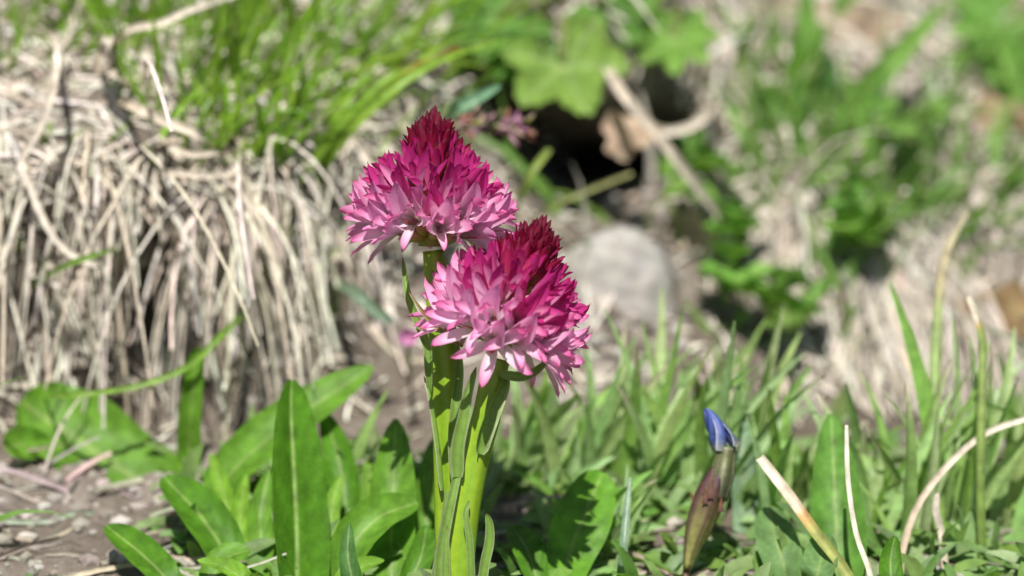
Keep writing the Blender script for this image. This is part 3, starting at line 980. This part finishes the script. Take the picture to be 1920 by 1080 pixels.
r = random.Random(9)
q, _ = hit(1080, 20)
lm = empty('lobed_leaf_herb', q, 'herb with broad lobed fan-shaped leaves overhanging the dark hollow', 'herb', 'fan-leaved herbs on the bank')
palmate(lm, (1060, 20), (1055, 120, .095), 118, VIEW + UP * .55, -UP + RIGHT * .35, 5, r, (.19, .31, .06))
palmate(lm, (1050, 0), (1000, 40, .11), 150, VIEW * .7 + UP, -UP * .7 - RIGHT * .6, 7, r, (.13, .28, .045))
palmate(lm, (1060, 0), (1030, 10, .12), 130, VIEW * .8 + UP, RIGHT - UP * .1, 7, r, (.10, .23, .04))
palmate(lm, (1000, 20), (935, 35, .10), 100, VIEW + UP * .5, -UP * .6 - RIGHT, 7, r, (.12, .27, .045))
palmate(lm, (1120, 10), (1130, 30, .115), 90, VIEW + UP * .7, -UP + RIGHT * .6, 5, r, (.10, .22, .04))
palmate(lm, (1040, 30), (975, 95, .10), 80, VIEW + UP * .3, -UP, 7, r, (.11, .25, .045))
q, _ = hit(1270, 20)
lm = empty('lobed_leaf_herb', q, 'fan-leaved herb with two small yellow-green lobed leaves beside the upright dry bundle', 'herb', 'fan-leaved herbs on the bank')
palmate(lm, (1275, 20), (1262, 70, .115), 84, VIEW + UP * .6, -UP, 7, r, (.17, .33, .055))
palmate(lm, (1270, 0), (1230, 20, .125), 66, VIEW + UP * .6, -RIGHT - UP * .3, 7, r, (.15, .3, .05))
q, _ = hit(1890, -20)
lm = empty('lobed_leaf_herb', q, 'fan-leaved herb with one big leaf above the rolled tan leaf', 'herb', 'fan-leaved herbs on the bank')
palmate(lm, (1890, -10), (1900, 40, .16), 120, VIEW + UP * .7, -UP - RIGHT * .4, 7, r, (.13, .29, .05))
palmate(lm, (1910, 0), (1940, 150, .15), 90, VIEW + UP * .7, -UP, 7, r, (.13, .29, .05))


# ------------------------------------------------------------------ single straws, blades and dead leaves
def single(name, ctrl, w, cols, label, cat, mat, group=None, a=.05, b=.12, fold=.6, n=16, twist=0, face=None):
    mb = MB()
    P = [pt(c) for c in ctrl]
    pts = [V(q) for q in spline(P, n)]
    d = (pts[n // 2] - FOC).dot(FWD)
    w = w * K * (DIST + d) / DIST
    strip(mb, pts, lambda t: w * max(prof(t * .97 + .02, a, b), .2), face or (VIEW + UP * .3).normalized(), 4, fold, lambda t, u: ramp(cols, t), twist, None, True)
    return tag(mb.build(name, mat), label, cat, group)


SC = [(0, (.55, .47, .37)), (1, (.68, .61, .52))]
GRP = 'loose dry straws'
single('dry_straw', [(1120, 40), (1150, 150, .09), (1230, 250, .088), (1310, 355, .092), (1372, 430, .1), (1400, 470)], 20, SC, 'long broad dry straw slanting across the dark hollow', 'straw', M_STRAW, GRP)
single('dry_straw', [(1345, 170), (1325, 215, .11), (1290, 240, .105), (1235, 250, .105)], 18, SC, 'short curved dry straw arching off the upright dry bundle', 'straw', M_STRAW, GRP)
single('dry_straw', [(200, 130), (232, 62, .055), (300, 45, .055), (360, 18, .058), (450, -12, .07)], 15, SC, 'thin straw slanting up through the green grass on the large tussock', 'straw', M_STRAW, GRP)
single('dry_straw', [(178, 135, .05), (190, 105, .049), (205, 70, .05), (208, 55)], 22, SC, 'short stubby straw standing in the green grass of the large tussock', 'straw', M_STRAW, GRP)
single('dry_straw', [(205, 170), (250, 200, .047), (310, 228, .046), (372, 252, .047), (400, 265)], 20, [(0, (.6, .5, .38)), (1, (.72, .65, .55))], 'pale flat straw lying across the brow of the large tussock', 'straw', M_STRAW, GRP)
single('dry_straw', [(190, 120), (205, 135, .049), (228, 148, .049), (248, 156)], 17, SC, 'stub of white straw lying on the large tussock', 'straw', M_STRAW, GRP)
single('dry_straw', [(300, 240), (320, 275, .048), (360, 290, .047), (405, 287, .05), (420, 280)], 12, SC, 'thin curved straw bowed over the brow of the large tussock', 'straw', M_STRAW, GRP)
single('dry_straw', [(290, 310), (330, 325, .046), (390, 330, .046), (450, 310)], 14, SC, 'bowed straw across the top of the hanging thatch', 'straw', M_STRAW, GRP)
single('dry_straw', [(98, 60), (108, 90, .042), (100, 170, .04), (70, 250, .04), (40, 300, .041), (55, 345, .041), (85, 420, .041), (130, 475, .042), (200, 505, .043)], 15, [(0, (.68, .6, .5)), (1, (.7, .64, .55))], 'long bent white straw hanging over the left thatch with a sharp kink', 'straw', M_STRAW, GRP)
single('dry_straw', [(1640, 1160), (1632, 1080, .002), (1605, 1000, .003), (1590, 900, .004), (1587, 797, .005)], 10, [(0, (.62, .55, .44)), (1, (.72, .67, .58))], 'thin white straw curving upright beside a tall pointed leaf', 'straw', M_STRAW, GRP)
single('dry_straw', [(1640, 1180), (1590, 1080, .006), (1530, 1000, .008), (1480, 930, .01), (1424, 858, .012)], 21, [(0, (.25, .3, .08)), (.5, (.36, .38, .12)), (.62, (.5, .3, .12)), (.68, (.72, .6, .46)), (1, (.74, .66, .54))], 'thick cut straw, green below and bleached at its end', 'straw', M_STRAW, GRP, .05, .05, .8)
single('dry_straw', [(1690, 1110), (1690, 1045, .016), (1720, 950, .018), (1780, 870, .02), (1850, 812, .026), (1935, 782, .028)], 13, [(0, (.45, .33, .22)), (1, (.72, .65, .55))], 'long bowed straw arching over the broad grass tufts', 'straw', M_STRAW, GRP)
single('dry_straw', [(1775, 1080), (1765, 1000, .02), (1755, 960, .02), (1757, 925, .02)], 14, SC, 'short straw stub standing among the broad grass tufts', 'straw', M_STRAW, GRP)
single('dry_straw', [(1752, 1000), (1750, 860, .045), (1738, 770, .05), (1712, 700, .056), (1685, 650, .06)], 16, [(0, (.3, .35, .1)), (.5, (.5, .4, .22)), (1, (.6, .5, .4))], 'bent brown straw leaning on the drooping thatch', 'straw', M_STRAW, GRP)
single('grass_stalk', [(1842, 1060), (1838, 900, .022), (1840, 760, .024), (1842, 650, .026), (1832, 600, .027), (1815, 556, .03)], 17, [(0, (.2, .3, .07)), (.72, (.28, .36, .12)), (.78, (.5, .25, .08)), (.8, (.62, .55, .45)), (1, (.65, .6, .5))], 'slim upright green grass stem with a bleached bent tip', 'grass', M_GRASS, None, .05, .2, .9)
single('grass_stalk', [(1765, 1040), (1756, 900, .034), (1752, 720, .04), (1760, 560, .046), (1775, 470, .05), (1815, 395, .055)], 22, [(0, (.2, .32, .08)), (.55, (.28, .38, .13)), (.65, (.5, .42, .26)), (1, (.5, .46, .33))], 'tall grass stem, green below and straw-coloured above, arching over at its tip', 'grass', M_GRASS, None, .05, .3, .9)
single('grass_sprig', [(590, 330), (640, 260, .058), (720, 180, .055), (820, 115, .058), (950, 72, .07)], 26, [(0, (.24, .38, .05)), (1, (.22, .38, .04))], 'long bright green blade arching above the taller orchid head', 'grass', M_GRASS, 'single grasses', .15, .6)
single('grass_sprig', [(560, 330), (610, 270, .06), (650, 220, .058), (720, 150, .058), (780, 120, .06)], 20, [(0, (.24, .38, .05)), (1, (.2, .36, .04))], 'shorter bright green blade running below the long arching one', 'grass', M_GRASS, 'single grasses', .15, .6)
single('grass_sprig', [(800, 290), (842, 218, .055), (885, 190, .052), (938, 160, .055)], 30, [(0, (.12, .25, .12)), (1, (.16, .31, .18))], 'short blue-green blade just behind the taller flower head', 'grass', M_GRASS, 'single grasses', .35, .5)
single('grass_sprig', [(690, 170), (740, 138, .07), (800, 118, .068), (860, 92, .07)], 11, [(0, (.4, .28, .06)), (1, (.45, .18, .05))], 'thin reddish brown blade among the green grass', 'grass', M_GRASS, 'single grasses')
single('grass_sprig', [(470, 560), (420, 625, .042), (345, 692, .04), (240, 728, .039), (120, 742, .038), (70, 735)], 14, [(0, (.16, .3, .04)), (1, (.22, .36, .05))], 'thin green runner bowed across the hanging thatch', 'grass', M_GRASS, 'single grasses', .1, .4)
single('grass_sprig', [(60, 525), (120, 500, .043), (190, 475, .042), (250, 450)], 12, [(0, (.16, .3, .04)), (1, (.16, .3, .04))], 'short green blade lying across the thatch by the dark gap', 'grass', M_GRASS, 'single grasses')
single('grass_sprig', [(955, 420), (975, 370, .075), (1000, 320, .072), (1030, 280, .075)], 15, [(0, (.2, .28, .06)), (1, (.26, .34, .08))], 'thin olive blade rising from the grey soil behind the flower heads', 'grass', M_GRASS, 'single grasses')
single('grass_sprig', [(985, 415), (1040, 385, .085), (1110, 355, .085), (1185, 325, .09)], 10, [(0, (.2, .24, .06)), (1, (.35, .35, .16))], 'thin olive blade lying low over the grey soil', 'grass', M_GRASS, 'single grasses')
single('grass_sprig', [(1160, 1120), (1168, 1040, .01), (1175, 960, .012), (1182, 895, .014)], 17, [(0, (.2, .33, .2)), (1, (.3, .4, .3))], 'narrow blue-grey blade standing upright before the broad grass', 'grass', M_GRASS, 'single grasses', .2, .5)
single('grass_sprig', [(1960, 500), (1900, 470, .12), (1850, 440, .115), (1800, 420)], 18, [(0, (.14, .3, .04)), (1, (.2, .33, .08))], 'green blade sagging from the smaller tussock', 'grass', M_GRASS, 'single grasses')
single('grass_sprig', [(620, 520), (660, 545, .055), (700, 580, .053), (740, 605, .055)], 26, [(0, (.17, .25, .16)), (1, (.2, .28, .2))], 'grey-green blade hanging beside the orchid stems', 'grass', M_GRASS, 'single grasses', .4, .5)


def crumpled(px, py, d, R, col, label, r_):
    """curled dead leaf: a cupped, crinkled disc leaning on the bank"""
    if d is None:
        d = (hit(px, py)[0] - FOC).dot(FWD) - R * K * .45
    c0 = at(px, py, d); R = R * K * (DIST + d) / DIST
    mb = MB(); na, nq = 28, 6
    vs, cs, ts, fs = [(c0.x, c0.y, c0.z)], [col], [0], []
    for i in range(na):
        a = 2 * math.pi * i / na
        rad = R * (1 + .22 * math.sin(a * 3 + px) + .12 * math.sin(a * 7))
        for j in range(1, nq + 1):
            q = j / nq
            x = math.cos(a) * rad * q; y = math.sin(a) * rad * q * .75
            z_ = R * (.55 * (x / R) ** 2 * (1 if x > 0 else .4) + .10 * math.sin(x / R * 5 + py + y / R * 3) + .10 * math.sin(y / R * 4 - x / R * 3 + px))
            p_ = c0 + RIGHT * x + UP * y * .9 + VIEW * z_ + V((0, 0, 1)) * y * .2
            vs.append((p_.x, p_.y, p_.z)); ts.append(q); cs.append(jit(col, .12, r_))
    for i in range(na):
        b0 = 1 + i * nq; b1 = 1 + ((i + 1) % na) * nq
        fs.append((0, b0, b1))
        for j in range(nq - 1): fs.append((b0 + j, b0 + j + 1, b1 + j + 1, b1 + j))
    mb.add(vs, fs, cs, ts)
    return tag(mb.build('dead_leaf', M_DEAD), label, 'dead leaf', 'curled dead leaves on the bank')


r = random.Random(3)
crumpled(1176, 252, .095, 50, (.56, .42, .31), 'curled tan dead leaf lying in the dark hollow', r)
crumpled(1880, 230, None, 62, (.45, .32, .21), 'rolled tan dead leaf on the upper bank under a fan-leaved herb', r)
crumpled(1285, 450, None, 58, (.55, .45, .36), 'pale crumpled dead leaf at the lower end of the long diagonal straw', r)
crumpled(1590, 60, None, 80, (.52, .41, .31), 'large pale brown dead leaf behind the strap-leaved herb', r)
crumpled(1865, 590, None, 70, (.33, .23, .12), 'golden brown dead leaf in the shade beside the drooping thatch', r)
crumpled(1480, 20, None, 60, (.52, .42, .34), 'pale dead leaf lying at the edge of the upright dry bundle', r)


# ------------------------------------------------------------------ grass panicle and distant pink flower
q, _ = hit(880, 300)
pan = empty('grass_panicle', q, 'purplish flowering grass panicle behind the taller orchid head', 'grass panicle')
r = random.Random(17)
mb = MB()
axp = [V(x) for x in spline([pt((790, 330)), at(830, 250, .062), at(870, 232, .06), at(930, 236, .058), at(990, 244, .058)], 16)]
tube(mb, axp, [5 * K] * 17, lambda t, a: (.25, .27, .08), 5)
mb.build('stalk', M_GRASS, pan, V(pan.location))
for i in range(46):
    f = r.uniform(.42, 1.0)
    p0 = axp[int(f * 16)]
    d = (RIGHT * r.uniform(.2, 1) + UP * r.uniform(-.9, .9) + FWD * r.uniform(-.7, .7)).normalized()
    p0 = p0 + d * r.uniform(0, 22) * K
    mb = MB()
    ln = r.uniform(20, 36) * K
    c = r.choice([(.42, .2, .3), (.5, .3, .36), (.34, .34, .12), (.55, .42, .34), (.45, .22, .16)])
    tube(mb, [p0 + d * ln * t for t in (0, .3, .6, 1)], [3 * K, 6 * K, 5 * K, 1 * K], lambda t, a: c, 5)
    mb.build('spikelet', M_PETAL, pan)

q, _ = hit(768, 690)
pk = empty('small_pink_flower', q, 'small blurred pink flower low behind the orchid stems', 'flower')
mb = MB()
tube(mb, [V(x) for x in spline([pt((768, 700)), at(766, 665, .058), at(765, 635, .05)], 6)], [5 * K] * 7, lambda t, a: (.2, .25, .08), 5)
mb.build('stalk', M_STEM, pk, V(pk.location))
for i in range(7):
    a = i * .9
    c0 = at(765, 632, .05)
    d = (RIGHT * math.cos(a) + UP * math.sin(a) * .8 + VIEW * .6).normalized()
    mb = MB()
    strip(mb, [c0 + d * (26 * K * t) for t in (0, .25, .5, .75, 1)], lambda t: 15 * K * max(prof(t, .5, .5), .1), VIEW, 2, .4, lambda t, u: (.62, .26, .48))
    mb.build('petal', M_PETAL, pk)

# ------------------------------------------------------------------ gentian bud
q, _ = hit(1275, 1150)
gen = empty('gentian', q, 'closed blue gentian bud with a maroon and olive calyx', 'gentian')
gd = .015
mb = MB()
P = spline([(*pt((1270, 1170)), 6 * K), (*at(1284, 1090, gd), 7 * K), (*at(1292, 1050, gd), 9 * K)], 8)
tube(mb, [V(x[:3]) for x in P], [x[3] for x in P], lambda t, a: (.16, .09, .05), 8)
mb.build('stem', M_BLUE, gen, V(gen.location))
mb = MB()
P = spline([(*at(1288, 1066, gd), 8 * K), (*at(1296, 1030, gd), 16 * K), (*at(1310, 985, gd), 26 * K), (*at(1328, 935, gd), 29 * K), (*at(1342, 900, gd), 24 * K), (*at(1350, 880, gd), 19 * K)], 18)
tube(mb, [V(x[:3]) for x in P], [x[3] for x in P], lambda t, a: lerp(ramp([(0, (.33, .34, .10)), (.4, (.22, .20, .07)), (.65, (.09, .045, .03)), (1, (.04, .02, .02))], t), (.07, .03, .035), .75 if math.cos(a * 5) > .55 else 0), 24, 5, .09)
mb.build('calyx', M_BLUE, gen, V(gen.location))
for (x0, y0, x1, y1, dd) in [(1322, 925, 1316, 905, -.0025), (1332, 915, 1336, 878, -.0026), (1352, 940, 1354, 925, -.0025), (1300, 935, 1292, 920, -.001)]:
    mb = MB()
    strip(mb, [V(x) for x in spline([at(x0, y0 + 20, gd + dd), at(x0, y0, gd + dd), at(x1, y1, gd + dd * 1.3)], 6)], lambda t: 12 * K * max(1 - t, .08), VIEW, 2, .5, lambda t, u: ramp([(0, (.1, .05, .04)), (1, (.35, .16, .1))], t))
    mb.build('calyx_tooth', M_BLUE, gen)
mb = MB()
P = spline([(*at(1340, 935, gd), 22 * K), (*at(1352, 890, gd), 24 * K), (*at(1358, 862, gd), 20 * K), (*at(1361, 838, gd), 22 * K)], 14)
tube(mb, [V(x[:3]) for x in P], [x[3] for x in P], lambda t, a: lerp(ramp([(0, (.07, .08, .05)), (.7, (.12, .13, .05)), (1, (.16, .17, .09))], t), (.34, .34, .22), .7 if math.cos(a * 5 + 1) > .75 else 0), 20, 5, .08)
mb.build('corolla_tube', M_BLUE, gen, V(gen.location))
r = random.Random(2)
for i in range(5):
    a0 = i * 2 * math.pi / 5 + .4
    pts = []
    for t in [j / 10 for j in range(11)]:
        cx = 1362 - 40 * t ** 1.15; cy = 842 - 76 * t
        rr = 23 * (1 - .25 * t) * (1 - t ** 2.2 * .8)
        a = a0 + t * 1.9
        pts.append(at(cx, cy, gd) + RIGHT * (math.cos(a) * rr * K) + FWD * (math.sin(a) * rr * K) + UP * (math.cos(a) * .25 * rr * K))
    ax = at(1345, 805, gd)
    mb = MB()
    mid = pts[5]
    nrm = (mid - ax).normalized()
    strip(mb, pts, lambda t: 22 * K * max(prof(t * .96 + .04, .2, .6), .08), nrm, 4, -.6,
          lambda t, u: lerp(ramp([(0, (.28, .30, .22)), (.25, (.06, .09, .26)), (1, (.06, .10, .38))], t), (.55, .58, .70) if u < -.3 else (.02, .035, .12), .75 if abs(u) > .7 else 0), 0, None, True)
    mb.build('petal', M_BLUE, gen)

# ------------------------------------------------------------------ ground cover, litter, stones
r = random.Random(77)
mb = MB()
for i in range(2100):
    px = r.uniform(330, 2080); py = r.uniform(820, 1200)
    if i > 1450: px = r.uniform(-700, 2700); py = r.uniform(1110, 1500)
    if px < 900 and (r.random() < .15 or py < 860): continue
    q, nr_ = hit(px, py)
    d = V((r.uniform(-1, 1), r.uniform(-1, .3), r.uniform(.3, 1.2)))
    pts = grow(q - V((0, 0, .001)), d, r.uniform(50, 160) * K, 5, 1.0, .4, r)
    c = jit(lerp((.15, .29, .05), (.27, .38, .17), r.random()), .25, r)
    w = r.uniform(16, 40) * K
    strip(mb, pts, lambda t: w * max(prof(t * .97 + .02, .5, .55), .08), (VIEW + V((r.uniform(-.6, .6), 0, 1.2))).normalized(), 2, .4, lambda t, u: c, r.uniform(-.5, .5))
o = mb.build('low_herb_cover', M_LEAF, None, V((0, 0, .05)))
tag(o, 'dense low green herb leaves covering the foot of the bank', 'ground cover', None, 'stuff')
mb = MB()
for i in range(2600):
    px = r.uniform(-150, 2080); py = r.uniform(-150, 1130)
    if i < 900: px = r.uniform(-100, 900); py = r.uniform(-60, 340)
    elif i < 1600: px = r.uniform(1300, 2000); py = r.uniform(-60, 420)
    q, nr_ = hit(px, py)
    d = V((r.uniform(-1, 1), r.uniform(-.5, .3), r.uniform(-.9, .5)))
    d = d - nr_ * d.dot(nr_) * .8
    lowg = py > 820 and i >= 1600
    if lowg and r.random() < .25: continue
    straw_strip(mb, grow(q + nr_ * .0006, d, r.uniform(120, 300) * K if lowg else r.uniform(30, 150) * K, 6, .4, .6, r, .0005), r.uniform(5, 13) * K, jit((.42, .37, .31), .35, r) if lowg else straw_col(r), r)
o = mb.build('straw_litter', M_STRAW, None, V((0, 0, .05)))
tag(o, 'scattered bits of dry straw lying on the soil', 'litter', None, 'stuff')

M_STONE = plant_mat('stone', 0, .85, .3, 350, .35, .6, .0005)
mb = MB()
ico = [(0, 0, 1), (.894, 0, .447), (.276, .851, .447), (-.724, .526, .447), (-.724, -.526, .447), (.276, -.851, .447),
       (.724, .526, -.447), (-.276, .851, -.447), (-.894, 0, -.447), (-.276, -.851, -.447), (.724, -.526, -.447), (0, 0, -1)]
icf = [(0, 1, 2), (0, 2, 3), (0, 3, 4), (0, 4, 5), (0, 5, 1), (1, 6, 2), (2, 7, 3), (3, 8, 4), (4, 9, 5), (5, 10, 1),
       (2, 6, 7), (3, 7, 8), (4, 8, 9), (5, 9, 10), (1, 10, 6), (6, 11, 7), (7, 11, 8), (8, 11, 9), (9, 11, 10), (10, 11, 6)]
for i in range(1600):
    px = r.uniform(-150, 2080); py = r.uniform(150, 1150)
    if r.random() < .3:
        px, py = (r.gauss(1130, 90), r.gauss(540, 90)) if r.random() < .8 else (r.uniform(-80, 420), r.uniform(860, 1100))
    q, nr_ = hit(px, py)
    s_ = min(.0015, abs(r.gauss(0, 1)) * .0007 + .0003)
    sc = V((r.uniform(.7, 1.4), r.uniform(.7, 1.4), r.uniform(.5, 1))) * s_
    c = jit(lerp((.2, .17, .14), (.4, .37, .33), r.random()), .1, r)
    mb.add([(q.x + v[0] * sc.x * r.uniform(.8, 1.2), q.y + v[1] * sc.y, q.z + v[2] * sc.z * r.uniform(.8, 1.2)) for v in ico], icf, [c] * 12)
o = mb.build('soil_crumbs', M_STONE, None, V((0, 0, .05)), False)
tag(o, 'small grey crumbs and pebbles on the bare soil', 'pebbles', None, 'stuff')

def rock(px, py, rx, ry, label, seedv):
    q, nr_ = hit(px, py)
    rx *= K * 1.15; ry *= K * 1.15
    vs, cs, fs = [], [], []
    na, nb = 26, 14
    for j in range(nb + 1):
        th = math.pi * j / nb
        for i_ in range(na):
            a = 2 * math.pi * i_ / na
            d = V((math.sin(th) * math.cos(a), -math.cos(th), math.sin(th) * math.sin(a)))
            h = 1 + .22 * noise.fractal(d * 1.6 + V((seedv, 0, 0)), 1, 2, 3) + .05 * noise.noise(d * 7)
            p_ = q + V((0, .003, 0)) + RIGHT * d.x * rx * h + UP * d.z * ry * h + FWD * d.y * rx * .55 * h
            vs.append((p_.x, p_.y, p_.z)); cs.append(jit((.32, .30, .275), .08, r))
    for j in range(nb):
        for i_ in range(na):
            a0 = j * na + i_; b0 = j * na + (i_ + 1) % na
            fs.append((a0, b0, b0 + na, a0 + na))
    m_ = MB(); m_.add(vs, fs, cs)
    tag(m_.build('rock', M_STONE), label, 'rock')


rock(1145, 560, 130, 120, 'pale grey rock set in the bank right behind the flower heads', 3)

# the slope around: meadow grass in clumps, short herbs and straw outside the close view
def framed(q):
    rel = q - CAMPOS
    dd = rel.dot(FWD)
    if dd <= 0.05: return 0, 9999
    return rel.dot(RIGHT) / dd * DIST / K, -rel.dot(UP) / dd * DIST / K


mb = MB(); mbs = MB()
clumps = [(r.gauss(0, .38), r.uniform(-.45, .75), r.uniform(.008, .03)) for _ in range(420)] + [(r.uniform(-3, 3), r.uniform(-2.5, 4), r.uniform(.04, .12)) for _ in range(420)]
for (cx, cy, cs_) in clumps:
    dry = r.random() < .3
    big = 1 + min(3, max(abs(cx), abs(cy)) * .7)
    for k_ in range(30):
        x = r.gauss(cx, cs_); y = r.gauss(cy, cs_)
        q, nr_ = drop(x, y, 8)
        if q is None or (q - CAMPOS).length < .3: continue
        sx, sy = framed(q)
        if abs(sx) < 1010 and -60 < sy < 1120: continue          # the framed bank has its own plants
        short = abs(sx) < 1700 and 500 < sy < 1650
        if short and dry: continue
        L_ = r.uniform(.004, .008) if short else r.uniform(.014, .034) * big
        pts = grow(q - V((0, 0, .002)), V((r.gauss(0, .45), r.gauss(0, .45), 1)), L_, 4, 1.1, .5, r)
        is_dry = not short and r.random() < (.7 if dry else .15)
        c = straw_col(r, .85) if is_dry else jit((.15, .29, .05), .3, r)
        w = r.uniform(.0010, .0022) * big * (1.3 if short else 1)
        strip(mbs if is_dry else mb, pts, lambda t: w * max(1 - t, .05), (VIEW + V((r.uniform(-1, 1), 0, .5))).normalized(), 2 if big < 1.5 else 1, .5, lambda t, u: c, r.uniform(-1, 1))
o = mb.build('meadow_grass', M_GRASS, None, V((0, 0, .05)))
tag(o, 'clumps of green meadow grass over the slope around the bank', 'grass', None, 'stuff')
o = mbs.build('dry_meadow_grass', M_STRAW, None, V((0, 0, .05)))
tag(o, 'dry bleached meadow grass over the slope around the bank', 'grass', None, 'stuff')
